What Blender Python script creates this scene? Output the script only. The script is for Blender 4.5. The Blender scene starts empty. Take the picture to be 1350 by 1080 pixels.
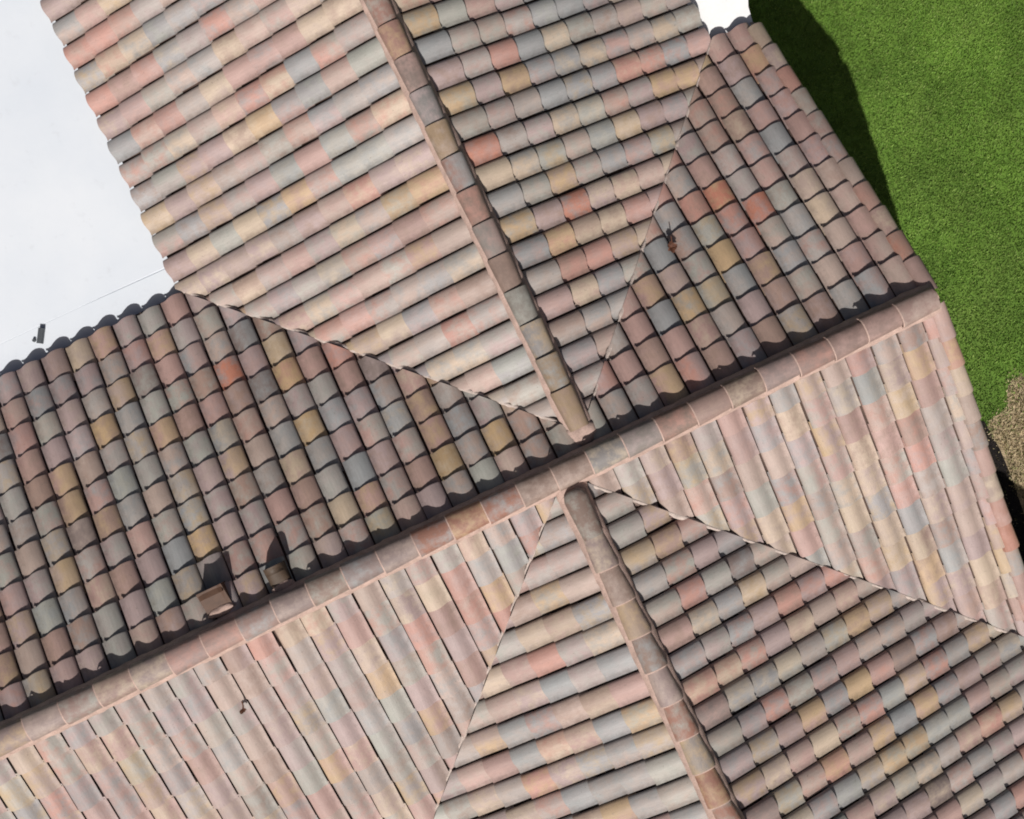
import bpy, bmesh, math, random
from mathutils import Vector, Matrix, noise
import numpy as np

# ------------------------------------------------------------------ camera, sky, sun, exposure
sc = bpy.context.scene
COL = sc.collection
R = math.radians
ZR = 4.2                                   # height of the main ridge line above the lawn
M = 0.40                                   # roof pitch (rise over run)
CAM = (-0.9354, 0.7621, 13.0131 + ZR)
ROT = (-0.4419, 0.0173, -0.0235)
FPX = 1650.0                               # focal length in pixels of the 1350 wide photograph
cd = bpy.data.cameras.new("camera"); cam = bpy.data.objects.new("camera", cd); COL.objects.link(cam)
cd.sensor_fit = 'HORIZONTAL'; cd.sensor_width = 36.0; cd.lens = 36.0 * FPX / 1350.0
cd.clip_start = 0.1; cd.clip_end = 2000
RM = Matrix.Rotation(ROT[0], 3, 'Z') @ Matrix.Rotation(ROT[1], 3, 'X') @ Matrix.Rotation(ROT[2], 3, 'Y')
cam.matrix_world = Matrix.Translation(CAM) @ RM.to_4x4()
sc.camera = cam

SUN_EL, SUN_AZ = R(48.0), R(-118.5)        # direction towards the sun, azimuth from +X
w = bpy.data.worlds.new("World"); sc.world = w; w.use_nodes = True
nt = w.node_tree; nt.nodes.clear()
sky = nt.nodes.new('ShaderNodeTexSky'); sky.sky_type = 'NISHITA'; sky.sun_disc = False
sky.air_density = 0.5; sky.dust_density = 4.0; sky.ozone_density = 0.0
sky.sun_elevation = SUN_EL; sky.sun_rotation = math.pi / 2 - SUN_AZ
bg = nt.nodes.new('ShaderNodeBackground'); bg.inputs[1].default_value = 0.05
wo = nt.nodes.new('ShaderNodeOutputWorld')
nt.links.new(sky.outputs[0], bg.inputs[0]); nt.links.new(bg.outputs[0], wo.inputs[0])
sd = bpy.data.lights.new("sun", 'SUN'); sd.energy = 5.0; sd.angle = R(0.5); sd.color = (1.0, 0.965, 0.93)
sun = bpy.data.objects.new("sun", sd); COL.objects.link(sun)
sdir = Vector((math.cos(SUN_EL) * math.cos(SUN_AZ), math.cos(SUN_EL) * math.sin(SUN_AZ), math.sin(SUN_EL)))
sun.rotation_euler = sdir.to_track_quat('Z', 'Y').to_euler(); sun.location = (0, 0, 30)
sc.view_settings.view_transform = 'Standard'; sc.view_settings.look = 'None'
sc.view_settings.gamma = 1.0; sc.view_settings.use_curve_mapping = False
sc.view_settings.exposure = 0.0
sc.cycles.filter_width = 1.9

rnd = random.Random(7)

# ------------------------------------------------------------------ helpers
def to_px(p):
    d = RM.transposed() @ (Vector(p) - Vector(CAM))
    return 675 + FPX * d.x / -d.z, 540 - FPX * d.y / -d.z

def px_ray(px, py):
    return RM @ Vector(((px - 675) / FPX, -(py - 540) / FPX, -1.0))

def px_to_z(px, py, z):
    d = px_ray(px, py); c = Vector(CAM)
    return c + d * ((z - c.z) / d.z)

def lin(r, g, b):
    f = lambda c: ((c / 255 + 0.055) / 1.055) ** 2.4 if c > 10 else c / 255 / 12.92
    return (f(r), f(g), f(b))

def tag(o, label=None, cat=None, group=None, kind=None):
    if label: o['label'] = label
    if cat: o['category'] = cat
    if group: o['group'] = group
    if kind: o['kind'] = kind
    return o

def link(name, me, mat=None, parent=None, loc=None):
    o = bpy.data.objects.new(name, me); COL.objects.link(o)
    if mat is not None and me is not None and not me.materials: me.materials.append(mat)
    if parent is not None: o.parent = parent
    if loc is not None: o.location = loc
    return o

def mesh(name, verts, faces, smooth=False):
    me = bpy.data.meshes.new(name); me.from_pydata([tuple(v) for v in verts], [], faces)
    if smooth: me.polygons.foreach_set('use_smooth', [True] * len(me.polygons))
    me.update(); return me

def empty(name, loc=(0, 0, 0)):
    o = bpy.data.objects.new(name, None); COL.objects.link(o); o.location = loc; o.empty_display_size = 0.3
    return o

def box_vf(x0, x1, y0, y1, z0, z1):
    v = [(x0, y0, z0), (x1, y0, z0), (x1, y1, z0), (x0, y1, z0), (x0, y0, z1), (x1, y0, z1), (x1, y1, z1), (x0, y1, z1)]
    f = [(0, 3, 2, 1), (4, 5, 6, 7), (0, 1, 5, 4), (1, 2, 6, 5), (2, 3, 7, 6), (3, 0, 4, 7)]
    return v, f

def box(name, b, mat, parent=None, bevel=0.0):
    v, f = box_vf(*b); me = mesh(name, v, f)
    if bevel:
        bm = bmesh.new(); bm.from_mesh(me)
        bmesh.ops.bevel(bm, geom=bm.edges[:], offset=bevel, segments=2, affect='EDGES', profile=0.6)
        bm.to_mesh(me); bm.free()
    return link(name, me, mat, parent)

# ------------------------------------------------------------------ materials
class N:
    def __init__(s, name):
        s.m = bpy.data.materials.new(name); s.m.use_nodes = True; s.t = s.m.node_tree
        s.b = s.t.nodes['Principled BSDF']
    def n(s, typ, **kw):
        x = s.t.nodes.new(typ)
        for k, v in kw.items(): setattr(x, k, v)
        return x
    def l(s, a, b): s.t.links.new(a, b)
    def math(s, op, a, b=None, clamp=False):
        x = s.n('ShaderNodeMath', operation=op); x.use_clamp = clamp
        for i, q in enumerate((a, b)):
            if q is None: continue
            if isinstance(q, (int, float)): x.inputs[i].default_value = q
            else: s.l(q, x.inputs[i])
        return x.outputs[0]
    def mix(s, f, a, b, typ='MIX'):
        x = s.n('ShaderNodeMix', data_type='RGBA', blend_type=typ)
        for i, q in ((0, f), (6, a), (7, b)):
            if isinstance(q, (int, float)): x.inputs[i].default_value = q
            elif isinstance(q, tuple): x.inputs[i].default_value = (*q[:3], 1)
            else: s.l(q, x.inputs[i])
        return x.outputs[2]
    def noise(s, scale, detail=3, rough=0.55, vec=None):
        x = s.n('ShaderNodeTexNoise'); x.inputs['Scale'].default_value = scale
        x.inputs['Detail'].default_value = detail; x.inputs['Roughness'].default_value = rough
        if vec is not None: s.l(vec, x.inputs['Vector'])
        return x
    def ramp(s, fac, stops, interp='LINEAR'):
        x = s.n('ShaderNodeValToRGB'); x.color_ramp.interpolation = interp
        e = x.color_ramp.elements
        while len(e) < len(stops): e.new(0.5)
        for q, (p, c) in zip(e, stops):
            q.position = p; q.color = (*c[:3], 1) if isinstance(c, tuple) else (c, c, c, 1)
        s.l(fac, x.inputs[0]); return x.outputs[0]
    def bump(s, h, strength, dist):
        x = s.n('ShaderNodeBump'); x.inputs['Strength'].default_value = strength; x.inputs['Distance'].default_value = dist
        s.l(h, x.inputs['Height']); s.l(x.outputs[0], s.b.inputs['Normal'])
    def pos(s):
        return s.n('ShaderNodeNewGeometry').outputs['Position']

K = 0.60     # albedo scale from sunlit picture colour to base colour
def pal(r, g, b):
    c = lin(r, g, b); y = .3 * c[0] + .55 * c[1] + .15 * c[2]
    return tuple(K * (x * .76 + y * .24 * t) for x, t in zip(c, (1.10, .975, .95)))
PAL = {
    'tan': pal(205, 182, 166), 'pink': pal(208, 168, 156), 'mauve': pal(197, 173, 169), 'grey': pal(190, 185, 177),
    'mint': pal(186, 190, 178), 'slate': pal(172, 179, 179), 'cream': pal(222, 200, 168), 'ochre': pal(218, 184, 130),
    'salmon': pal(218, 156, 136), 'orange': pal(222, 138, 104), 'brown': pal(188, 156, 138), 'dark': pal(158, 142, 134),
}

def tile_material():
    m = N('tile_concrete')
    oi = m.n('ShaderNodeObjectInfo')
    at = m.n('ShaderNodeAttribute', attribute_name='tint')
    base = m.mix(1.0, oi.outputs['Color'], at.outputs['Color'], 'MULTIPLY')
    r = m.math('MULTIPLY', oi.outputs['Alpha'], at.outputs['Alpha'])
    uv = m.n('ShaderNodeAttribute', attribute_name='tile_uv')
    sep = m.n('ShaderNodeSeparateXYZ'); m.l(uv.outputs['Vector'], sep.inputs[0])
    pos = m.pos()
    # second tone, sprayed along one side of the tile
    r2 = m.math('FRACT', m.math('MULTIPLY', r, 7.13))
    r3 = m.math('FRACT', m.math('MULTIPLY', r, 17.7))
    r4 = m.math('FRACT', m.math('MULTIPLY', r, 41.3))
    names = ['pink', 'mint', 'salmon', 'slate', 'cream', 'mauve', 'brown', 'slate', 'ochre', 'tan']
    second = m.ramp(r2, [(i / len(names), PAL[n]) for i, n in enumerate(names)], 'CONSTANT')
    nz = m.noise(9, 2, 0.5, pos)
    edge = m.math('SUBTRACT', m.math('ADD', sep.outputs[0], m.math('MULTIPLY', m.math('SUBTRACT', nz.outputs[0], 0.5), 0.5)), m.math('ADD', m.math('MULTIPLY', r3, 0.8), 0.08))
    fac = m.math('MULTIPLY', m.math('MULTIPLY', edge, 2.6), 1.0, True)
    fac = m.math('MULTIPLY', fac, m.math('MULTIPLY', m.math('SUBTRACT', r4, 0.2), 0.95, True))
    c = m.mix(fac, base, second)
    # dirt gathered in the pans, broken up
    dn = m.noise(11, 4, 0.7, pos)
    pan = m.math('MULTIPLY', m.ramp(sep.outputs[0], [(0.12, 1.0), (0.40, 0.0)]), m.ramp(dn.outputs[0], [(0.40, 0.0), (0.75, 0.42)]))
    mo = m.noise(8, 4, 0.65, pos)
    c = m.mix(m.ramp(mo.outputs[0], [(0.42, 0.0), (0.68, 0.72)]), c, second)
    # streaks along the tile, grain, grime
    mp = m.n('ShaderNodeMapping'); mp.inputs['Scale'].default_value = (14, 3, 1); m.l(uv.outputs['Vector'], mp.inputs[0])
    addv = m.n('ShaderNodeVectorMath', operation='ADD'); m.l(mp.outputs[0], addv.inputs[0])
    sc_ = m.n('ShaderNodeVectorMath', operation='SCALE'); m.l(pos, sc_.inputs[0]); sc_.inputs['Scale'].default_value = 0.8
    m.l(sc_.outputs[0], addv.inputs[1])
    st = m.noise(1.0, 4, 0.6, addv.outputs[0])
    c = m.mix(1.0, c, m.ramp(st.outputs[0], [(0.3, 0.92), (0.7, 1.06)]), 'MULTIPLY')
    c = m.mix(pan, c, (0.085, 0.062, 0.048))
    cl = m.noise(1.1, 4, 0.6, pos)
    c = m.mix(1.0, c, m.ramp(cl.outputs[0], [(0.3, 0.84), (0.7, 1.10)]), 'MULTIPLY')
    gr = m.noise(160, 2, 0.6, pos)
    c = m.mix(1.0, c, m.ramp(gr.outputs[0], [(0.3, 0.90), (0.7, 1.08)]), 'MULTIPLY')
    li = m.noise(34, 3, 0.65, pos)
    c = m.mix(m.ramp(li.outputs[0], [(0.64, 0.0), (0.72, 0.45)]), c, (0.13, 0.11, 0.09))
    ef = m.noise(14, 4, 0.7, addv.outputs[0])
    c = m.mix(m.ramp(ef.outputs[0], [(0.66, 0.0), (0.76, 0.5)]), c, (0.62, 0.57, 0.52))
    m.l(c, m.b.inputs['Base Color']); m.b.inputs['Roughness'].default_value = 0.62
    m.b.inputs['Specular IOR Level'].default_value = 0.35
    hb = m.math('ADD', gr.outputs[0], m.math('MULTIPLY', st.outputs[0], 1.5))
    m.bump(hb, 0.25, 0.004)
    return m.m

def simple(name, col, rough=0.8, var=0.12, scale=6.0, grain=120, bump=0.2, dist=0.004, spec=0.3, metal=0.0):
    m = N(name); pos = m.pos()
    a = m.noise(scale, 4, 0.6, pos); g = m.noise(grain, 2, 0.6, pos)
    c = m.mix(1.0, tuple(col), m.ramp(a.outputs[0], [(0.3, 1 - var), (0.7, 1 + var)]), 'MULTIPLY')
    c = m.mix(1.0, c, m.ramp(g.outputs[0], [(0.3, 1 - var * .7), (0.7, 1 + var * .7)]), 'MULTIPLY')
    m.l(c, m.b.inputs['Base Color']); m.b.inputs['Roughness'].default_value = rough
    m.b.inputs['Specular IOR Level'].default_value = spec; m.b.inputs['Metallic'].default_value = metal
    m.bump(m.math('ADD', a.outputs[0], g.outputs[0]), bump, dist)
    return m.m

def white_roof_material():
    m = N('white_roof_coating'); pos = m.pos()
    a = m.noise(0.7, 5, 0.6, pos); b = m.noise(5, 4, 0.65, pos); s = m.noise(45, 3, 0.6, pos)
    c = m.ramp(a.outputs[0], [(0.3, (0.56, 0.60, 0.645)), (0.7, (0.625, 0.655, 0.685))])
    c = m.mix(m.ramp(b.outputs[0], [(0.60, 0.0), (0.80, 0.5)]), c, (0.47, 0.49, 0.52))
    c = m.mix(m.ramp(s.outputs[0], [(0.70, 0.0), (0.80, 0.30)]), c, (0.36, 0.34, 0.31))
    m.l(c, m.b.inputs['Base Color']); m.b.inputs['Roughness'].default_value = 0.55
    m.bump(b.outputs[0], 0.15, 0.01)
    return m.m

def leafy(name, c0, c1, c2, scale=3.0, attr='blade'):
    m = N(name); pos = m.pos()
    a = m.noise(scale, 4, 0.6, pos); b = m.noise(scale * 0.23, 3, 0.6, pos)
    at = m.n('ShaderNodeAttribute', attribute_name=attr)
    c = m.mix(m.ramp(a.outputs[0], [(0.35, 0.0), (0.65, 1.0)]), c0, c1)
    c = m.mix(m.math('MULTIPLY', at.outputs['Fac'], 0.6), c, c2)
    c = m.mix(1.0, c, m.ramp(b.outputs[0], [(0.3, 0.72), (0.7, 1.28)]), 'MULTIPLY')
    d = m.noise(0.55, 3, 0.6, pos)
    c = m.mix(m.ramp(d.outputs[0], [(0.5, 0.0), (0.72, 0.22)]), c, c2)
    m.l(c, m.b.inputs['Base Color']); m.b.inputs['Roughness'].default_value = 0.6
    m.b.inputs['Specular IOR Level'].default_value = 0.25
    return m.m

MT = tile_material()
M_FELT = simple('roof_underlay_felt', (0.085, 0.055, 0.044), 0.95, 0.2)
M_MORTAR = simple('ridge_mortar', (0.40, 0.285, 0.24), 0.95, 0.2, 9, 90, 0.5, 0.008)
M_MORTAR_PALE = simple('valley_mortar_pale', (0.42, 0.35, 0.31), 0.95, 0.25, 14, 90, 0.6, 0.01)
M_STUCCO = simple('stucco_wall', (0.50, 0.43, 0.35), 0.9, 0.06, 2, 90, 0.5, 0.006)
M_TRIM = simple('painted_trim', (0.36, 0.25, 0.20), 0.6, 0.08)
M_WHITE = white_roof_material()
M_PIER = simple('white_render', (0.76, 0.76, 0.75), 0.8, 0.04, 5, 70, 0.3, 0.004)
M_HOOD = simple('vent_hood_painted_metal', (0.070, 0.034, 0.019), 0.6, 0.18, 14, 120, 0.1)
M_HOOD2 = simple('vent_hood_tan_metal', (0.062, 0.041, 0.027), 0.6, 0.18, 14, 120, 0.1)
M_HOLE = simple('vent_throat_dark', (0.012, 0.012, 0.014), 0.9, 0.1)
M_STEEL = simple('dull_grey_metal', (0.10, 0.11, 0.12), 0.5, 0.15, 20, 120, 0.1, metal=0.6)
M_LEAF = simple('dead_leaf_brown', (0.075, 0.028, 0.014), 0.7, 0.35, 40, 150, 0.4)
M_GROUND_SHADOW = simple('painted_ground_shadow', (0.012, 0.009, 0.008), 0.95, 0.5, 22, 70, 1.0, 0.03)  # near-black colour standing in for the house shadow on the ground
M_LAWN = leafy('lawn_soil_green', (0.074, 0.146, 0.018), (0.104, 0.186, 0.026), (0.12, 0.14, 0.04), 5)
M_GRASS = leafy('grass_blades', (0.092, 0.182, 0.024), (0.134, 0.236, 0.036), (0.22, 0.27, 0.08), 4)
M_DRY = leafy('dry_shrub_leaves', (0.40, 0.32, 0.19), (0.50, 0.41, 0.26), (0.24, 0.26, 0.09), 6)
M_DRYSOIL = simple('dry_soil', (0.34, 0.265, 0.165), 0.95, 0.35, 9, 60, 0.8, 0.02)
M_TWIG = simple('dry_twig', (0.09, 0.06, 0.04), 0.9, 0.2)

# ------------------------------------------------------------------ roof layout (plan, metres; z = height over main ridge line)
X2, H1, H2, YN, XR = -0.3619, 0.128, 0.002, 3.7271, 4.0572
Y1, Y2 = H1 / M, -H2 / M
W1 = YN - Y1
XL, YT, YS, W2, YB = -8.2, 7.2, -5.3, 5.3, -8.0
CM = 1 / math.sqrt(1 + M * M)              # cosine of the pitch
TW, EXP, TL = 0.302, 0.346, 0.435            # column width, exposure along slope, tile length
EX = EXP * CM
LIFT = -0.056                              # deck below the nominal roof plane

house = empty('tiled_house')
tag(house, 'house with crossing gable roofs of multicoloured barrel tiles', 'house')

# local frame of a slope: u along the ridge, d down the slope (plan), origin on the ridge line
class Slope:
    def __init__(s, o, u, d, zr, span, u0, u1, clips, phase, butt0, weights, cond=None):
        s.o = Vector((o[0], o[1], 0)); s.u = Vector((u[0], u[1], 0)); s.d = Vector((d[0], d[1], 0)); s.zr = zr
        s.span = span; s.u0, s.u1 = u0, u1; s.clips = clips; s.phase = phase; s.butt0 = butt0; s.weights = weights; s.cond = cond
        s.down = (s.d * 1.0 + Vector((0, 0, -M))).normalized()
        s.nrm = Vector((s.d.x * M, s.d.y * M, 1)).normalized()
    def pt(s, u, d, h=0.0):
        p = s.o + s.u * u + s.d * d; p.z = ZR + s.zr - M * d
        return p + s.nrm * h

# clip planes: (point, normal) keep side where (p-point).normal < 0
def vclip(pt, n, off=0.0):
    n = Vector((n[0], n[1], 0)).normalized(); return (Vector((pt[0], pt[1], 0)) - n * off, n)
S2 = 1 / math.sqrt(2)
g = 0.002
A1, A2 = (0, Y1), (X2, Y2)
RG = 0.045      # field tiles stop short of the ridge line
W_N = dict(tan=4, mauve=6, grey=4, dark=1.6, brown=3.4, mint=2.6, pink=4, slate=1.6, cream=1.4, salmon=0.36, ochre=0.15)
W_NR = dict(tan=4, mauve=4, grey=3.5, brown=3, mint=2.2, pink=4, slate=1.3, cream=1, salmon=0.96, ochre=0.15)
W_G1W = dict(tan=5, mauve=2.6, grey=3, mint=2.6, pink=4, slate=1.5, cream=5, salmon=0.96, ochre=0.45)
W_G1E = dict(tan=4, mauve=3, grey=3, mint=2, pink=4, slate=2, cream=2.5, salmon=0.78, ochre=0.40, orange=.2)
W_SL = dict(tan=4, mauve=3, grey=4, mint=3.4, pink=5, slate=1.4, cream=2.4, salmon=0.78)
W_SR = dict(tan=4.5, mauve=5.5, grey=2.5, mint=1.6, pink=4, slate=1.0, cream=2.4, brown=1, ochre=0.10)
W_G2W = dict(tan=4, mauve=3.4, grey=5, mint=2.4, pink=3, slate=2.4, cream=1.8, salmon=0.30, ochre=0.25)
W_G2E = dict(tan=4, mauve=4.6, grey=4, mint=2.4, pink=2.6, slate=2.6, cream=1.7, salmon=0.60, ochre=0.35, brown=1, dark=.8)
slopes = []
def add_slope(*a, **k): slopes.append(Slope(*a, **k))
# main, facing +y, either side of the upper gable
add_slope((0, 0), (1, 0), (0, 1), 0, YN, XL, 0, [vclip((0, 0), (0, -1), RG), vclip(A1, (S2, S2), g)], -3.97, .466, W_N, cond=lambda x, y: x < 0)
add_slope((0, 0), (1, 0), (0, 1), 0, YN, 0, XR, [vclip((0, 0), (0, -1), RG), vclip(A1, (-S2, S2), g), vclip((XR, 0), (1, 0), .075)], 3.02, .545, W_NR, cond=lambda x, y: x >= 0)
# main, facing -y
add_slope((0, 0), (1, 0), (0, -1), 0, -YS, XL, X2, [vclip((0, 0), (0, 1), RG), vclip(A2, (S2, -S2), g)], -1.98, .40, W_SL, cond=lambda x, y: x < X2)
add_slope((0, 0), (1, 0), (0, -1), 0, -YS, X2, XR, [vclip((0, 0), (0, 1), RG), vclip(A2, (-S2, -S2), g), vclip((XR, 0), (1, 0), .075)], -1.98, .40, W_SR, cond=lambda x, y: x >= X2)
# upper gable, facing -x and +x
add_slope((0, 0), (0, 1), (-1, 0), -H1, W1, Y1, YT, [vclip((0, 0), (1, 0), RG), vclip(A1, (-S2, -S2), g)], 4.128, .53, W_G1W)
add_slope((0, 0), (0, 1), (1, 0), -H1, W1, Y1, YT, [vclip((0, 0), (-1, 0), RG), vclip(A1, (S2, -S2), g)], 3.328, .53, W_G1E)
# lower gable
add_slope((X2, 0), (0, 1), (-1, 0), -H2, W2, YB, Y2, [vclip((X2, 0), (1, 0), RG), vclip(A2, (-S2, S2), g)], -.69, .84, W_G2W)
add_slope((X2, 0), (0, 1), (1, 0), -H2, W2, YB, Y2, [vclip((X2, 0), (-1, 0), RG), vclip(A2, (S2, S2), g)], -1.585, .85, W_G2E)

# ------------------------------------------------------------------ decks: one polygon slab under each slope
def deck(poly, s):
    n = len(poly); v = []
    for h in (LIFT - .008, LIFT - .03):
        for x, y in poly:
            d = (Vector((x, y, 0)) - s.o).dot(s.d); p = Vector((x, y, ZR + s.zr - M * d)); v.append(p + Vector((0, 0, h)))
    f = [tuple(range(n)), tuple(range(2 * n - 1, n - 1, -1))] + [((i + 1) % n, i, n + i, n + (i + 1) % n) for i in range(n)]
    me = mesh('roof_slope', v, f)
    bm = bmesh.new(); bm.from_mesh(me); bmesh.ops.recalc_face_normals(bm, faces=bm.faces[:]); bm.to_mesh(me); bm.free()
    return link('roof_slope', me, M_FELT, house)
polys = [
    [(XL, 0), (0, 0), A1, (-W1, YN - .03), (XL, YN - .03)],
    [(0, 0), (XR - .05, 0), (XR - .05, YN - .03), (W1, YN - .03), A1],
    [(XL, 0), (X2, Y2), (X2 - (W2 - .03), -W2 + .03), (XL, -W2 + .03)],
    [(X2, Y2), (XR - .05, 0), (XR - .05, Y2 - (XR - .05 - X2))],
    [A1, (0, YT), (-W1 + .03, YT), (-W1 + .03, YN - .03)],
    [A1, (W1 - .03, YN - .03), (W1 - .03, YT), (0, YT)],
    [A2, (X2 - W2 + .03, -W2 + .03), (X2 - W2 + .03, YB), (X2, YB)],
    [A2, (X2, YB), (X2 + W2 - .03, YB), (X2 + W2 - .03, -W2 + .03)],
]
decks = [deck(p, s) for p, s in zip(polys, slopes)]

# ------------------------------------------------------------------ the barrel tile
# narrow sunken pan, then a full barrel whose free edge laps over the next pan
PROF = [(.011, .006), (.042, .000), (.074, .006), (.110, .029), (.150, .048), (.190, .054), (.232, .047), (.268, .033), (.292, .016), (.296, .000)]
NP = len(PROF)
TILT = .120
def tile_geo(head=1.02):
    rows = []
    for b, dc in ((0, 0), (TL - .010, 0), (TL, -.0035)):
        rows.append([(a, b, c * (head if b == 0 else 1.0) + TILT * b + dc) for a, c in PROF])
    v = [p for r in rows for p in r]
    v += rows[2] + [(a, TL - .003, c + TILT * TL - .024) for a, c in PROF]
    f = []
    for k in (0, 1, 3):
        for i in range(NP - 1):
            q = k * NP + i; f.append((q, q + 1, q + NP + 1, q + NP) if False else (q, q + NP, q + NP + 1, q + 1))
    uv = [(p[0] / TW, p[1] / TL) for p in v]
    return v, f, uv
TV, TF, TUV = tile_geo()
TVE = tile_geo(1.14)[0]                     # tighter laps on the two gable sides facing +x
def tile_attrs(me, uvs, tint=None):
    a = me.attributes.new('tile_uv', 'FLOAT_VECTOR', 'POINT'); a.data.foreach_set('vector', np.array([(x, y, 0) for x, y in uvs], dtype=np.float32).ravel())
    t = me.attributes.new('tint', 'FLOAT_COLOR', 'POINT')
    arr = np.ones((len(me.vertices), 4), np.float32) if tint is None else np.array(tint, np.float32)
    t.data.foreach_set('color', arr.ravel())
SH_TILE = mesh('tile', TV, TF, True); tile_attrs(SH_TILE, TUV); SH_TILE.materials.append(MT)
SH_TILE_E = mesh('tile', TVE, TF, True); tile_attrs(SH_TILE_E, TUV); SH_TILE_E.materials.append(MT)
def tile_verts(si): return TVE if si in (5, 7) else TV

def pick(weights):
    t = rnd.random() * sum(weights.values())
    for k, v in weights.items():
        t -= v
        if t <= 0: return k
    return k
# single tiles whose colour stands out in the photograph (pixel on the tile, colour)
NOTE = [(633, 198, 'orange'), (757, 270, 'orange'), (603, 133, 'ochre'), (553, 30, 'ochre'), (683, 300, 'ochre'), (727, 55, 'cream'),
        (570, 65, 'slate'), (713, 18, 'slate'), (740, 330, 'slate'), (737, 300, 'ochre'), (775, 155, 'mint'), (795, 115, 'slate'), (770, 120, 'slate'), (722, 100, 'slate'),
        (710, 130, 'slate'), (745, 85, 'slate'), (830, 80, 'salmon'), (850, 75, 'salmon'), (888, 65, 'slate'), (870, 105, 'ochre'), (890, 100, 'ochre'),
        (805, 205, 'slate'), (785, 180, 'mint'), (835, 235, 'cream'), (820, 235, 'cream'), (850, 225, 'ochre'), (740, 235, 'ochre'), (790, 280, 'cream'),
        (785, 340, 'salmon'), (820, 150, 'cream'), (650, 85, 'pink'), (665, 70, 'salmon'), (695, 165, 'mauve'), (585, 100, 'mauve'), (600, 95, 'mauve'),
        (397, 240, 'ochre'), (360, 155, 'ochre'), (265, 310, 'slate'), (145, 130, 'salmon'), (130, 40, 'salmon'), (95, 55, 'salmon'), (120, 85, 'slate'),
        (410, 95, 'slate'), (375, 285, 'slate'), (560, 240, 'ochre'), (540, 120, 'cream'), (320, 115, 'salmon'), (300, 40, 'salmon'), (490, 255, 'salmon'),
        (1038, 578, 'cream'), (1035, 665, 'ochre'), (1030, 630, 'slate'), (1150, 650, 'slate'), (1160, 700, 'cream'), (1190, 735, 'cream'), (1250, 535, 'cream'),
        (1000, 700, 'slate'), (1040, 700, 'slate'), (930, 690, 'mint'), (1090, 760, 'salmon'), (1220, 610, 'salmon'), (1225, 735, 'ochre'), (1190, 545, 'cream'),
        (290, 500, 'orange'), (285, 515, 'brown'), (400, 560, 'ochre'), (150, 460, 'pink'), (240, 520, 'mint'), (225, 540, 'mint'), (300, 530, 'brown'),
        (435, 460, 'salmon'), (640, 625, 'mint'), (605, 545, 'slate'), (655, 583, 'ochre'), (690, 560, 'brown'), (930, 285, 'salmon'), (1000, 270, 'orange'),
        (975, 290, 'salmon'), (1045, 330, 'slate'), (1095, 170, 'salmon'), (960, 260, 'orange'), (895, 395, 'ochre'), (910, 130, 'brown'), (925, 70, 'ochre'),
        (1225, 930, 'ochre'), (1130, 820, 'ochre'), (1030, 790, 'salmon'), (980, 870, 'salmon'), (1020, 940, 'salmon'), (1140, 960, 'salmon'), (1235, 880, 'salmon'),
        (1300, 960, 'salmon'), (1085, 835, 'mint'), (1060, 905, 'mint'), (1250, 910, 'slate'), (1120, 1050, 'slate'), (1220, 845, 'slate'), (975, 830, 'slate'),
        (960, 800, 'slate'), (1165, 970, 'ochre'), (1180, 1000, 'ochre'), (915, 785, 'salmon'), (1210, 1010, 'cream'), (1000, 785, 'cream'),
        (655, 770, 'ochre'), (600, 740, 'mint'), (565, 830, 'salmon'), (430, 945, 'mint'), (500, 915, 'ochre'), (720, 790, 'ochre'), (770, 810, 'slate'),
        (800, 835, 'cream'), (640, 895, 'cream'), (700, 870, 'salmon'), (840, 880, 'slate'), (870, 930, 'ochre'), (700, 1020, 'salmon'), (780, 1005, 'slate')]
recs = []
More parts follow.
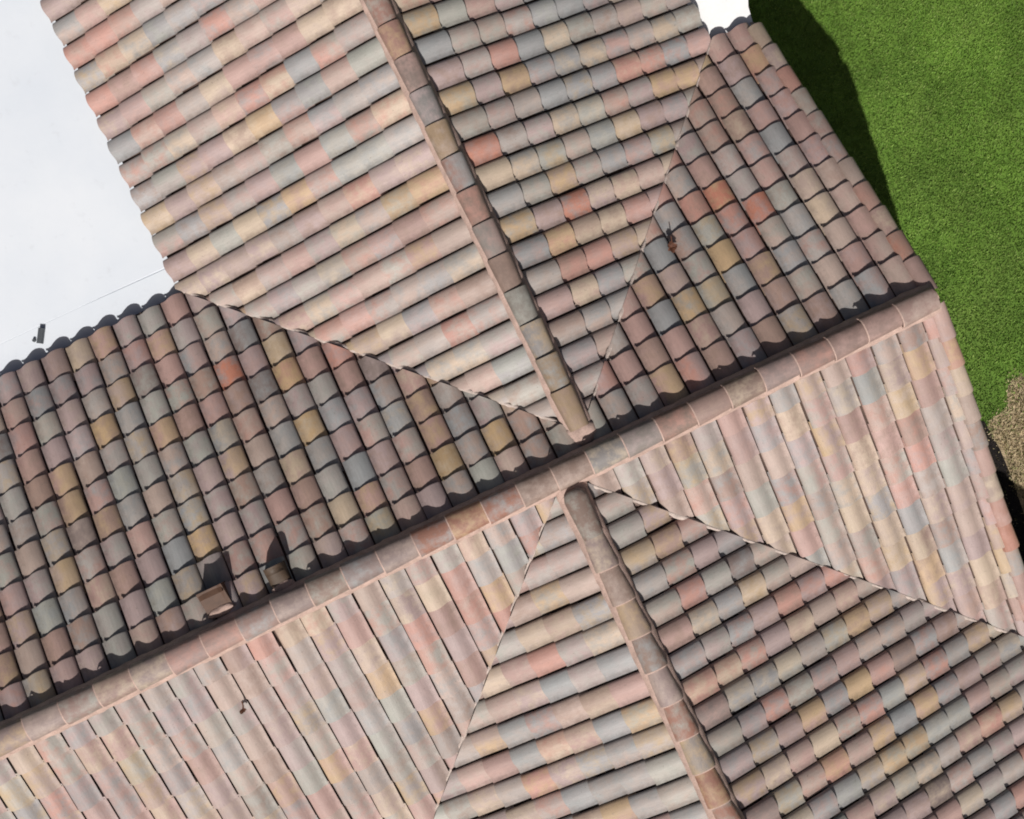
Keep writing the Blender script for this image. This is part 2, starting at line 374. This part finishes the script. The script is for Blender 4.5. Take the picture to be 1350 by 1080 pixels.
for si, s in enumerate(slopes):
    nc = int(s.span / EX) + 3
    ku0 = math.floor((s.u0 - s.phase) / TW) - 1; ku1 = math.ceil((s.u1 - s.phase) / TW) + 1
    for k in range(nc):
        butt = s.butt0 + (math.floor((s.span + .05 - s.butt0) / EX) - k) * EX                   # plan distance of the butt edge from the ridge line
        if butt < .26: continue                        # the top course runs right up under the ridge tiles
        for j in range(ku0, ku1):
            ua = j * TW + s.phase
            cpl = s.o + s.u * (ua + TW / 2) + s.d * (butt - EX / 2)
            if s.cond and not s.cond(cpl.x, cpl.y): continue
            hand = 1 if s.u.cross(s.down).dot(s.nrm) > 0 or si in (5, 7) else -1   # side on which the free edge laps
            jb = rnd.gauss(0, .005) + (.018 if rnd.random() < .025 else 0); ju = rnd.gauss(0, .0035); jr = rnd.gauss(0, .009); jt = rnd.gauss(0, .0028)
            cosr, sinr = math.cos(jr), math.sin(jr)
            ax = s.u * hand * cosr + s.down * sinr; ay = s.down * cosr - s.u * hand * sinr
            ayt = (ay + s.nrm * jt).normalized()
            org = s.pt(ua + ju + (TW if hand < 0 else 0), butt, LIFT + .002 + jt) - s.down * (TL + jb)
            mat = Matrix((ax, ayt, ax.cross(ayt) if ax.cross(ayt).z > 0 else -ax.cross(ayt))).transposed().to_4x4(); mat.translation = org
            W = [mat @ Vector(p) for p in tile_verts(si)]
            cut = False; out = False
            for (cp, cn) in s.clips:
                dd = [(p - cp).dot(cn) for p in W]
                if min(dd) > -.004: out = True; break
                if max(dd) > 0: cut = True
            if out: continue
            ctr = mat @ Vector((TW / 2, TL - EXP / 2, .05))
            for (cp, cn) in s.clips:
                d_ = (ctr - cp).dot(cn)
            px, py = to_px(ctr)
            cors = [to_px(mat @ Vector(q)) for q in ((0, TL - EXP, .03), (TW, TL - EXP, .03), (TW, TL, .03), (0, TL, .03))]
            area = abs(sum(cors[i][0] * cors[(i + 1) % 4][1] - cors[(i + 1) % 4][0] * cors[i][1] for i in range(4))) / 2
            inside = 8 < px < 1342 and 8 < py < 1072
            covered = any((ctr - cp).dot(cn) > -.05 for cp, cn in s.clips)
            wts = s.weights
            if si == 5:      # patches of colour on the upper gable's shaded side
                t = noise.noise(Vector((ctr.x * .8, ctr.y * .55, 3.1)))
                wts = dict(s.weights)
                if t < -.12: wts.update(mauve=7, pink=7, slate=.8)
                elif t > .16: wts.update(slate=5, grey=6, mint=5, pink=1.5)
                if ctr.x > 1.5: wts.update(cream=6, ochre=2, mint=3)
            if si == 1 and ctr.x > XR - .42: wts = dict(pink=5, salmon=3, tan=3, mauve=2)
            key = pick(wts)
            recs.append(dict(s=si, m=mat, cut=cut, px=(px, py), score=(area if inside and not covered else 0), key=key, r=rnd.random(), v=rnd.gauss(1, .05)))
for nx, ny, key in NOTE:
    b = min(recs, key=lambda q: (q['px'][0] - nx) ** 2 + (q['px'][1] - ny) ** 2)
    if (b['px'][0] - nx) ** 2 + (b['px'][1] - ny) ** 2 < 30 ** 2:
        b['key'] = key; b['v'] = 1.04; b['r'] = (math.floor(b['r'] * 40) + .02) / 41.3
order = sorted(range(len(recs)), key=lambda i: -recs[i]['score'])
single = set(order[:300])

def clipped(rec):
    bm = bmesh.new(); lu = bm.verts.layers.float_vector.new('tile_uv')
    vs = []
    for p, (a, b) in zip(tile_verts(rec['s']), TUV):
        x = bm.verts.new(rec['m'] @ Vector(p)); x[lu] = (a, b, 0); vs.append(x)
    for f in TF: bm.faces.new([vs[i] for i in f]).smooth = True
    for cp, cn in slopes[rec['s']].clips:
        bmesh.ops.bisect_plane(bm, geom=bm.verts[:] + bm.edges[:] + bm.faces[:], plane_co=cp, plane_no=cn, clear_outer=True)
    bm.verts.index_update()
    v = [x.co.copy() for x in bm.verts]; u = [(x[lu][0], x[lu][1]) for x in bm.verts]
    f = [tuple(x.index for x in q.verts) for q in bm.faces]; bm.free()
    return v, f, u
JV, JF, JU, JT = [], [], [], []
MEAN = pal(210, 172, 165)
for i, rec in enumerate(recs):
    c = PAL[rec['key']]; y = .3 * c[0] + .55 * c[1] + .15 * c[2]; si = rec['s']
    sat, bl = ((1.12, .08), (1.1, .12), (1, .22), (1, .22), (1, .18), (1.0, .12), (1, .20), (1.0, .15))[si]
    c = [(y + (x - y) * sat) * (1 - bl) + bl * t for x, t in zip(c, MEAN)]
    col = (c[0] * rec['v'], c[1] * rec['v'], c[2] * rec['v'], rec['r'])
    if i in single:
        if rec['cut']:
            v, f, u = clipped(rec)
            if not f: continue
            o0 = rec['m'].translation.copy()
            me = mesh('tile', [p - o0 for p in v], f, True); tile_attrs(me, u); me.materials.append(MT)
            o = link('tile', me, None, decks[rec['s']], o0)
        else:
            o = link('tile', SH_TILE_E if rec['s'] in (5, 7) else SH_TILE, None, decks[rec['s']]); o.matrix_local = rec['m']
        o.color = col
    else:
        if rec['cut']: v, f, u = clipped(rec)
        else: v = [rec['m'] @ Vector(p) for p in tile_verts(rec['s'])]; f = TF; u = TUV
        n0 = len(JV); JV += v; JF += [tuple(k + n0 for k in q) for q in f]; JU += u; JT += [col] * len(v)
me = mesh('roof_tiles', JV, JF, True); tile_attrs(me, JU, JT)
rest = link('roof_tiles', me, MT, house); tag(rest, kind='stuff')

# ------------------------------------------------------------------ ridges: mortar bed and overlapping ridge tiles
def cap_geo(L, w0, w1, h0, h1, closed=False):
    """half-round tile along +y: narrow tucked end at y=0, wide lapping end at y=L"""
    n = 9; v = []; f = []; uv = []
    def ring(y, wd, h, dz=0):
        for i in range(n):
            a = math.pi * i / (n - 1)
            v.append((-math.cos(a) * wd, y, math.sin(a) ** .8 * h + dz)); uv.append((i / (n - 1), y / L))
    ring(0, w0, h0); ring(L - .012, w1, h1); ring(L, w1 - .003, h1 - .004)
    ring(L, w1 - .003, h1 - .004); ring(L - .003, w1 - .018, h1 - .02)
    for k in (0, 1, 3):
        for i in range(n - 1):
            q = k * n + i; f.append((q, q + n, q + n + 1, q + 1))
    if closed:
        b = len(v); ring(L, w1 - .003, h1 - .004); ring(L + .045, w1 * .86, h1 * .86); ring(L + .085, w1 * .52, h1 * .50); v.append((0, L + .10, 0.0)); uv.append((.5, 1))
        for k in (0, 1):
            for i in range(n - 1): q = b + k * n + i; f.append((q, q + n, q + n + 1, q + 1))
        for i in range(n - 1): f.append((b + 2 * n + i, b + 3 * n, b + 2 * n + i + 1))
    return v, f, uv
def shared_cap(*a, mortar=False, **k):
    v, f, u = cap_geo(*a, **k); me = mesh('ridge_tile', v, f, True); tile_attrs(me, u); me.materials.append(MT)
    if mortar:                              # mortar squeezed out along the lapping edge
        me.materials.append(M_MORTAR)
        for i in range(8, 24): me.polygons[i].material_index = 1
    return me
CAP = shared_cap(.45, .112, .130, .075, .090)
CAPC = shared_cap(.45, .112, .130, .075, .090, closed=True)
CAPM = shared_cap(.45, .128, .146, .098, .112, mortar=True)
CAPL = shared_cap(.45, .112, .132, .075, .092, mortar=True)
RAKE = shared_cap(.42, .092, .104, .070, .082)

def bed(name, p0, p1, side, wi, wo, z0, z1, mat, seed, parent, step=.05, amp=.010):
    """irregular mortar fillet along a ridge, both sides of it"""
    p0, p1 = Vector(p0), Vector(p1); L = (p1 - p0).length; n = int(L / step); ax = (p1 - p0) / L
    v, f = [], []
    for i in range(n + 1):
        c = p0 + ax * (L * i / n)
        row = []
        for k, (o, z) in enumerate(((-wo - .02, z0), (-wo, z0 + .5 * (z1 - z0)), (-wi, z1), (wi, z1), (wo, z0 + .5 * (z1 - z0)), (wo + .02, z0))):
            q = c + side * o + Vector((0, 0, z))
            j = noise.noise_vector(q * 9 + Vector((seed, k * 5, 0))) * amp + noise.noise_vector(q * 33 + Vector((seed, k * 5, 0))) * amp * .5
            v.append(q + j)
        if i:
            b = (i - 1) * 6
            for k in range(5): f.append((b + k, b + k + 1, b + 7 + k, b + 6 + k))
    return link(name, mesh(name, v, f, True), mat, parent)

def run_caps(parent, start, direction, L, colours, base_z, dim=.82, gap=.397, name='ridge_tile', me=CAP, end=None, tilt=.045, order_tint=None):
    """tiles laid from start along direction, each lapping over the one before it"""
    d = Vector(direction).normalized(); n = int(L / gap) + 1
    sx = d.cross(Vector((0, 0, 1))).normalized(); up = sx.cross(d).normalized()
    for i in range(n):
        key = colours(i); c = [a * .68 + b * .32 for a, b in zip(PAL[key], PAL['brown'])]; v = rnd.gauss(1, .05) * dim
        yaw = rnd.gauss(0, .012)
        dd = (d * math.cos(yaw) + sx * math.sin(yaw) + up * (tilt + rnd.gauss(0, .006))).normalized()
        xx = dd.cross(up).normalized(); zz = xx.cross(dd).normalized()
        m = Matrix((xx, dd, zz)).transposed().to_4x4()
        m.translation = Vector(start) + d * (gap * i) + Vector((0, 0, base_z)) + sx * rnd.gauss(0, .003)
        o = link(name, me if not (end and i == n - 1) else end, None, parent); o.matrix_local = m
        o.color = (c[0] * v, c[1] * v, c[2] * v, (rnd.randrange(3, 38) + (.02 if rnd.random() < .6 else rnd.random())) / 41.3)

def seq(lst, tail):
    return lambda i: lst[i] if i < len(lst) else pick(tail)
CAPW = dict(tan=3, mauve=4, grey=4, brown=2, pink=2, dark=1)
r_main = bed('ridge', (XL, 0, ZR), (XR - .10, 0, ZR), Vector((0, 1, 0)), .10, .158, -.05, .062, M_MORTAR, 1, house)
# the main ridge is laid from the gable end towards the far end (laps face the gable end)
def main_col(i):
    x = XR - .12 - .397 * i - .2
    px, py = to_px((x, 0, ZR + .1))
    if 540 < px < 690: return 'orange'
    if px < 430: return pick(dict(mauve=4, pink=3, tan=2))
    if px < 545: return pick(dict(mauve=3, brown=2, pink=1))
    if px < 900: return pick(dict(slate=1, grey=3, brown=2, mauve=1))
    return pick(dict(brown=3, mauve=2, pink=4, salmon=1))
run_caps(r_main, (XR - .12, 0, ZR), (-1, 0, 0), XR - XL - .6, main_col, .026, dim=.70, me=CAPM)
r_up = bed('ridge', (0, Y1 - .05, ZR - H1), (0, YT, ZR - H1), Vector((1, 0, 0)), .085, .145, -.05, .050, M_MORTAR, 2, house)
up_l = list(reversed(['tan', 'salmon', 'salmon', 'dark', 'slate', 'ochre', 'salmon', 'brown', 'grey', 'brown', 'mint', 'slate', 'ochre', 'ochre']))
nup = int((YT - .42 - .0) / .385) + 1
run_caps(r_up, (0, .36, ZR - H1), (0, 1, 0), YT - 1.0, lambda i: up_l[i] if i < len(up_l) else pick(CAPW), .020, dim=.72, gap=.385, tilt=.055)
r_low = bed('ridge', (X2, YB, ZR - H2), (X2, -.22, ZR - H2), Vector((1, 0, 0)), .085, .150, -.05, .050, M_MORTAR, 3, house)
low_l = ['brown', 'mauve', 'brown', 'mauve', 'brown', 'mauve', 'orange', 'grey', 'orange', 'orange', 'ochre', 'orange', 'orange', 'brown', 'orange', 'brown', 'brown']
run_caps(r_low, (X2, -.72, ZR - H2), (0, 1, 0), .1, lambda i: low_l[0], .035, dim=.62, gap=.385, end=CAPC)
run_caps(r_low, (X2, -.24 - .40, ZR - H2), (0, -1, 0), -YB - 1.0, lambda i: low_l[(i + 1)] if i + 1 < len(low_l) else pick(CAPW), .012, dim=.72, gap=.385, tilt=.03, me=CAPL)

# mortar dollops closing the ends of the two gable ridges
def dollop(parent, c, sx, sy, sz, seed, mat=M_MORTAR):
    bm = bmesh.new(); bmesh.ops.create_icosphere(bm, subdivisions=3, radius=1)
    for q in bm.verts:
        k = 1 + .22 * noise.noise(q.co * 2.2 + Vector((seed, 0, 0)))
        q.co = Vector((q.co.x * sx * k, q.co.y * sy * k, q.co.z * sz * k))
    for f in bm.faces: f.smooth = True
    me = bpy.data.meshes.new('mortar_end'); bm.to_mesh(me); bm.free()
    return link('mortar_end', me, mat, parent, c)
dollop(r_up, (0.0, .300, ZR - H1 - .005), .165, .15, .078, 4)
dollop(r_low, (X2, -.19, ZR - H2 - .02), .175, .14, .060, 5)

# valley mortar: thin broken pale fillets where tiles meet in the valleys
def valley(p, q, rad, seed, side, h=.03):
    p, q = Vector(p), Vector(q); L = (q - p).length; n = int(L / .035); ax = (q - p) / L
    sd_ = ax.cross(Vector((0, 0, 1))).normalized() * side; up = sd_.cross(ax); up = up if up.z > 0 else -up
    v, f = [], []
    for i in range(n + 1):
        c = p + ax * (L * i / n)
        wv = .5 + .9 * abs(noise.noise(c * 3.3 + Vector((seed, 0, 0)))) + .35 * noise.noise(c * 17)
        rr = rad * max(.35, wv)
        for k in range(5):
            a = math.pi * (k / 4)
            v.append(c + sd_ * (.012 + math.cos(a) * rr * 1.2) + up * (h + math.sin(a) * rr - .02) + noise.noise_vector(c * 40 + Vector((k, 0, 0))) * .006)
        if i:
            b = (i - 1) * 5
            for k in range(4): f.append((b + k, b + k + 1, b + 6 + k, b + 5 + k))
    return link('valley_mortar', mesh('valley_mortar', v, f, True), M_MORTAR_PALE, house)
def vp(a, sx, sy, t, h): return (a[0] + sx * t, a[1] + sy * t, ZR - h - M * t)
valley(vp(A1, -1, 1, .12, H1), vp(A1, -1, 1, W1 - .02, H1), .026, 1, 1, .010)
valley(vp(A1, 1, 1, .12, H1), vp(A1, 1, 1, W1 - .02, H1), .022, 2, 1, .006)
valley(vp(A2, -1, -1, .2, H2), vp(A2, -1, -1, W2 - .1, H2), .022, 3, 1, .006)
valley(vp(A2, 1, -1, .2, H2), vp(A2, 1, -1, W2 - .1, H2), .026, 4, 1, .010)

# ------------------------------------------------------------------ gable end: barge board and rake tiles
for sgn, yend in ((1, YN), (-1, -YS)):
    v = []
    for x in (XR - .075, XR - .045):
        for d, dz in ((0, -.03), (yend, -.03), (yend, -.26), (0, -.26)):
            v.append((x, sgn * d, ZR - M * d + dz))
    f = [(0, 1, 2, 3), (7, 6, 5, 4), (0, 4, 5, 1), (1, 5, 6, 2), (2, 6, 7, 3), (3, 7, 4, 0)]
    bb = link('barge_board', mesh('barge_board', v, f), M_TRIM, house)
    L = yend / CM; n = int(L / EXP)
    d = Vector((0, sgn, -M)).normalized()
    run_caps(bb, (XR - .105, sgn * .06, ZR - M * .06), (0, sgn, -M), L - .55,
             lambda i: pick(dict(salmon=2, pink=5, tan=2, mauve=2, brown=1.5, orange=.4, cream=.5)), -.022, gap=EXP, name='rake_tile', dim=.92, me=RAKE, tilt=.05)
# fascia boards and gutter-less eaves
def fascia(x0, x1, y0, y1, z):
    box('fascia', (x0, x1, y0, y1, z - .22, z - .075), M_TRIM, house)
ze = ZR - M * YN
fascia(XL, -W1 - .02, YN - .07, YN - .045, ze)
fascia(W1 + .05, XR - .08, YN - .07, YN - .045, ze)
fascia(-W1 + .045, -W1 + .07, YN + .0, YT, ze)
fascia(W1 - .07, W1 - .045, YN + .0, YT, ze)
fascia(X2 + W2 - .07, X2 + W2 - .045, YB, -W2 + .1, ZR - M * W2)
# walls under the roof
def gable_wall(x0, x1, half0, half1, axis, c, zr, name='wall'):
    """closed prism, ridge along axis"""
    pts = [(-half0, 0), (half1, 0), (half1, ZR + zr - M * half1 - .22), (0, ZR + zr - .22), (-half0, ZR + zr - M * half0 - .22)]
    v = []
    for e in (x0, x1):
        for a, z in pts: v.append((e, c + a, z) if axis == 'x' else (c + a, e, z))
    f = [(0, 1, 2, 3, 4), (9, 8, 7, 6, 5)] + [(i, i + 5, (i + 1) % 5 + 5, (i + 1) % 5) for i in range(5)]
    me = mesh(name, v, f); bm = bmesh.new(); bm.from_mesh(me); bmesh.ops.recalc_face_normals(bm, faces=bm.faces[:]); bm.to_mesh(me); bm.free()
    return link(name, me, M_STUCCO, house)
gable_wall(XL + .1, XR - .42, 4.3, YN - .45, 'x', 0, 0)
gable_wall(1.2, YT, W1 - .45, W1 - .45, 'y', 0, -H1)
gable_wall(YB, -5.0, W2 - .45, W2 - .45, 'y', X2, -H2 - .004)

# ------------------------------------------------------------------ roof vents (fixed parts of the roof)
def hood(name, x, y0, y1, wd, h, arch, mat, seed):
    """low hood growing out of the slope below the ridge, open towards the eave; x centre, y0 back, y1 mouth"""
    n = 9; v = []; f = []
    def sect(y, hh, inset=0):
        zb = ZR - M * y - .02
        for i in range(n):
            t = -1 + 2 * i / (n - 1)
            if arch: xx = math.sin(t * math.pi / 2); zz = hh * math.cos(t * math.pi / 2) ** .45
            else: xx = max(-1, min(1, t * 1.35)); zz = hh * (1 if abs(t) < .74 else max(0, (1 - abs(t)) / .26))
            v.append((x + xx * (wd / 2 - inset), y, zb + max(0, zz - inset)))
    steps = [0, .12, .35, .7, 1.0]
    for t in steps: sect(y0 + (y1 - y0) * t, (.045 + (h - .045) * t))
    k = len(steps)
    sect(y1, h); sect(y1, h, .012); sect(y1 - .08, h * .9, .012)
    for r in (0, 1, 2, 3, k, k + 1):
        for i in range(n - 1): q = r * n + i; f.append((q, q + 1, q + n + 1, q + n))
    back = tuple(range(n)); f.append(back)
    me = mesh(name, v, f, arch); o = link(name, me, mat, house)
    b = (k + 2) * n
    th = mesh('vent_opening', [v[b + i] for i in range(n)], [tuple(range(n))]); link('vent_opening', th, M_HOLE, o)
    # apron of mortar behind it
    dollop(o, (x + .01, y0 - .01, ZR - M * y0 + .03), wd * .55, .055, .035, seed, M_MORTAR)
    return o
h1 = hood('roof_vent', -4.185, .25, .50, .28, .26, False, M_HOOD, 6); h1['label'] = 'wide flat topped brown metal roof vent below the main ridge'
h2 = hood('roof_vent', -3.50, .20, .43, .23, .27, True, M_HOOD2, 7); h2['label'] = 'narrow round topped brown metal roof vent below the main ridge'

# ------------------------------------------------------------------ white flat roof beyond the eaves
patio = empty('patio_canopy', (-5.5, 6, 0))
tag(patio, 'large white flat canopy roof with a grey bracket lying on it', 'canopy')
zt = ze - .12
def wr(name, corners, z0, z1, mat, parent):
    n = len(corners); v = [(x, y, z1) for x, y in corners] + [(x, y, z0) for x, y in corners]
    f = [tuple(range(n)), tuple(range(2 * n - 1, n - 1, -1))] + [((i + 1) % n, i, n + i, n + (i + 1) % n) for i in range(n)]
    me = mesh(name, v, f); bm = bmesh.new(); bm.from_mesh(me); bmesh.ops.recalc_face_normals(bm, faces=bm.faces[:])
    bmesh.ops.bevel(bm, geom=[e for e in bm.edges if e.calc_length() > .5 and all(abs(q.co.z - z1) < 1e-6 for q in e.verts)], offset=.004, segments=1, affect='EDGES')
    bm.to_mesh(me); bm.free()
    o = link(name, me, mat, parent); o.matrix_parent_inverse = Matrix.Translation((5.5, -6, 0)); return o
sy = px_to_z(215, 355, zt).y; sy2 = px_to_z(105, 405, zt).y
xa, xb, xc = -11.0, px_to_z(105, 405, zt).x, -W1 + .055
wr('slab', [(xa, YN - .042), (xc - .01, YN - .042), (xc - .01, 9), (xa, 9)], zt - .16, zt - .010, M_WHITE, patio)
wr('sheet', [(xa, YN - .04), (xc, YN - .04), (xc, sy - .006), (xb, sy2), (xa, sy2)], zt - .009, zt, M_WHITE, patio)
wr('sheet', [(xa, sy2 + .0005), (xb, sy2 + .0005), (xc, sy + .006), (xc, 9), (xa, 9)], zt - .009, zt + .0015, M_WHITE, patio)
for x, y in ((-10.6, 8.6), (-10.6, 4.4), (-6.5, 8.6)):
    box('post', (x - .06, x + .06, y - .06, y + .06, 0, zt - .16), M_PIER, None).parent = patio
for o in patio.children:
    if o.name.startswith('post'): o.matrix_parent_inverse = Matrix.Translation((5.5, -6, 0))

# small grey bracket lying on the white roof
bp = px_to_z(55, 443, zt)
br = empty('metal_bracket', (bp.x, bp.y, zt + .002)); br.rotation_euler = (0, 0, ROT[0] - .12)
tag(br, 'small dark grey metal bracket lying on the large white canopy', 'bracket')
v = []; f = []
prof = [(-.032, .004), (-.032, .05), (-.026, .056), (.026, .056), (.032, .05), (.032, .004)]
for y in (-.09, .09):
    for a, z in prof: v.append((a, y, z))
for y in (-.09, .09):
    for a, z in prof: v.append((a * .85, y, z * .9))
for i in range(5): f += [(i, i + 1, i + 7, i + 6), (12 + i, 18 + i, 19 + i, 13 + i), (i, 12 + i, 13 + i, i + 1), (6 + i, 7 + i, 19 + i, 18 + i)]
link('channel', mesh('channel', v, f), M_STEEL, br)
bm = bmesh.new(); bmesh.ops.create_cone(bm, cap_ends=True, segments=8, radius1=.022, radius2=.018, depth=.03)
me = bpy.data.meshes.new('bolt'); bm.to_mesh(me); bm.free(); link('bolt', me, M_STEEL, br, (-.075, -.062, .018))

# small white flat roof in the corner between the two eaves on the lawn side
porch = empty('porch_canopy', (3.8, 4.6, 0)); tag(porch, 'small bright white flat canopy in the eave corner beside the lawn', 'canopy')
edge = [(W1 - .055, YN - .042), (3.985, YN - .042), (4.03, 3.95), (4.30, 4.55), (4.30, 6.2), (W1 - .055, 6.2)]
for nm, grow, z0, z1, mt in (('slab', 0, zt - .15, zt - .010, M_PIER), ('sheet', .012, zt - .009, zt + .004, M_PIER)):
    o = wr(nm, [(x + (grow if x > 3.5 else 0), y) for x, y in edge], z0, z1, mt, porch); o.matrix_parent_inverse = Matrix.Translation((-3.8, -4.6, 0))
for x, y in ((4.2, 4.7), (4.2, 6.05)):
    o = box('post', (x - .05, x + .05, y - .05, y + .05, 0, zt - .15), M_PIER, porch); o.matrix_parent_inverse = Matrix.Translation((-3.8, -4.6, 0))

# ------------------------------------------------------------------ ground, lawn, painted house shadow
gme = mesh('lawn', [(-400, -400, 0), (400, -400, 0), (400, 400, 0), (-400, 400, 0)], [(0, 1, 2, 3)])
tag(link('lawn', gme, M_LAWN), kind='structure')
rs = np.random.default_rng(3)
SHADOW_EDGE = [px_to_z(a, b, 0) for a, b in ((1240, 540), (1298, 556), (1318, 592), (1334, 630), (1348, 672), (1366, 730), (1400, 900))]  # outline of the painted shadow strip
DC = px_to_z(1392, 600, 0)
def dry_r(a): return 1.22 + .16 * np.sin(2 * a + 1) + .10 * np.sin(5 * a) + .06 * np.sin(11 * a + 2)
DRYP = [(DC.x + float(dry_r(a)) * .93 * math.cos(a), DC.y + float(dry_r(a)) * 1.0 * math.sin(a)) for a in np.linspace(0, 2 * math.pi, 72, endpoint=False)]
def dryness(x, y):
    dx, dy = x - DC.x, y - DC.y; return np.hypot(dx / .93, dy) / dry_r(np.arctan2(dy, dx / .93))
def in_shadow_strip(x, y):
    ys = np.array([p.y for p in SHADOW_EDGE])[::-1]; xs = np.array([p.x for p in SHADOW_EDGE])[::-1]
    return (y < ys[-1]) & (x < np.interp(y, ys, xs) + .05 * np.sin(y * 9))
def blades(n, x0, x1, y0, y1, hmin, hmax, dry=False):
    x = rs.uniform(x0, x1, n); y = rs.uniform(y0, y1, n)
    k = ~in_shadow_strip(x, y) | (rs.random(n) < .06)
    pd = np.clip((dryness(x, y) - .80) / .32, 0, 1)            # 0 inside the dead patch, 1 in the green lawn
    k &= (rs.random(n) > pd) if dry else (rs.random(n) < .10 + .90 * pd)
    x, y = x[k], y[k]; n = len(x)
    a = rs.uniform(0, 2 * math.pi, n); le = rs.uniform(0, 2 * math.pi, n); h = rs.uniform(hmin, hmax, n)
    wd = rs.uniform(.006, .012, n); ln = h * rs.uniform(.3, 1.1, n)
    P = np.zeros((n, 3, 3), np.float32)
    P[:, 0] = np.stack([x - np.cos(a) * wd, y - np.sin(a) * wd, np.zeros(n)], 1)
    P[:, 1] = np.stack([x + np.cos(a) * wd, y + np.sin(a) * wd, np.zeros(n)], 1)
    P[:, 2] = np.stack([x + np.cos(le) * ln, y + np.sin(le) * ln, h], 1)
    me = bpy.data.meshes.new('grass'); me.vertices.add(3 * n); me.vertices.foreach_set('co', P.ravel())
    me.loops.add(3 * n); me.loops.foreach_set('vertex_index', np.arange(3 * n, dtype=np.int32))
    me.polygons.add(n); me.polygons.foreach_set('loop_start', np.arange(0, 3 * n, 3, dtype=np.int32))
    me.update(); me.validate()
    t = me.attributes.new('blade', 'FLOAT', 'POINT'); t.data.foreach_set('value', np.repeat(rs.random(n) ** 3, 3).astype(np.float32))
    return me
tag(link('grass', blades(330000, 3.6, 9.6, -5.5, 9.0, .016, .040), M_GRASS), 'short green lawn grass beside the gable end', 'grass', kind='stuff')
v = [(3.4, SHADOW_EDGE[-1].y, .006)] + [(p.x, p.y, .006) for p in reversed(SHADOW_EDGE)] + [(3.4, SHADOW_EDGE[0].y, .006)]
tag(link('painted_shadow_strip', mesh('painted_shadow_strip', v, [tuple(range(len(v)))]), M_GROUND_SHADOW), kind='structure')  # flat dark sheet painting the house shadow beside the gable end

# dead straw-coloured patch of turf
dn_ = len(DRYP)
tag(link('dry_turf', mesh('dry_turf', [(x, y, .003) for x, y in DRYP], [tuple(range(dn_))]), M_DRYSOIL), kind='structure')
tag(link('dry_grass', blades(60000, 4.6, 8.2, -5.5, -.9, .02, .06, dry=True), M_DRY), 'straw coloured dead grass in a patch by the gable end', 'dry grass', kind='stuff')

# ------------------------------------------------------------------ debris on the tiles
def slope_hit(si, px, py, h=.03):
    s = slopes[si]; d = px_ray(px, py); c = Vector(CAM); o = s.pt(0, 0, h); t = (o - c).dot(s.nrm) / d.dot(s.nrm); return c + d * t
def leaf_clump(name, p, size, nleaf, seed, label, cat):
    root = empty(name, p); tag(root, label, cat); g_ = random.Random(seed)
    for i in range(nleaf):
        a = g_.uniform(0, 6.28); L = size * g_.uniform(.6, 1.0); wd = L * g_.uniform(.28, .42); v, f = [], []
        tl = g_.uniform(.1, .7); cu = g_.uniform(.5, 1.5)
        for k in range(6):
            t = k / 5; w_ = wd * math.sin(math.pi * min(1, .08 + t * .92)) + .002
            z = .012 + L * (tl * t - .55 * cu * t * t * .5)
            for s_ in (-1, 0, 1):
                x, y = L * t, s_ * w_
                v.append((x * math.cos(a) - y * math.sin(a), x * math.sin(a) + y * math.cos(a), z + abs(s_) * w_ * .6 + .02))
        for k in range(5):
            for j in range(2): q = k * 3 + j; f.append((q, q + 1, q + 4, q + 3))
        link('leaf', mesh('leaf', v, f, True), M_LEAF, root)
    v, f = [], []
    for k in range(7):
        t = k / 6; c = Vector((size * (.1 * math.sin(t * 4)), size * 1.5 * t, .03 + .05 * t))
        c.rotate(Matrix.Rotation(ROT[0], 3, 'Z'))
        for j in range(5): v.append(c + Vector((math.cos(j * 1.257), math.sin(j * 1.257) * .7, math.sin(j * 1.257) * .7)) * (.010 - .004 * t))
        if k:
            b = (k - 1) * 5
            for j in range(5): f.append((b + j, b + (j + 1) % 5, b + 5 + (j + 1) % 5, b + 5 + j))
    link('stalk', mesh('stalk', v, f, True), M_LEAF, root)
    return root
leaf_clump('dead_leaf_clump', slope_hit(1, 884, 327), .075, 9, 2, 'curled dark brown dead leaves with a stalk near the roof valley', 'dead leaves')
leaf_clump('dead_leaf_clump', slope_hit(2, 321, 934), .06, 5, 5, 'small dark brown leaf curl lying on the sunny slope below the main ridge', 'dead leaves')
print('tiles', len(recs), 'single', len(single))
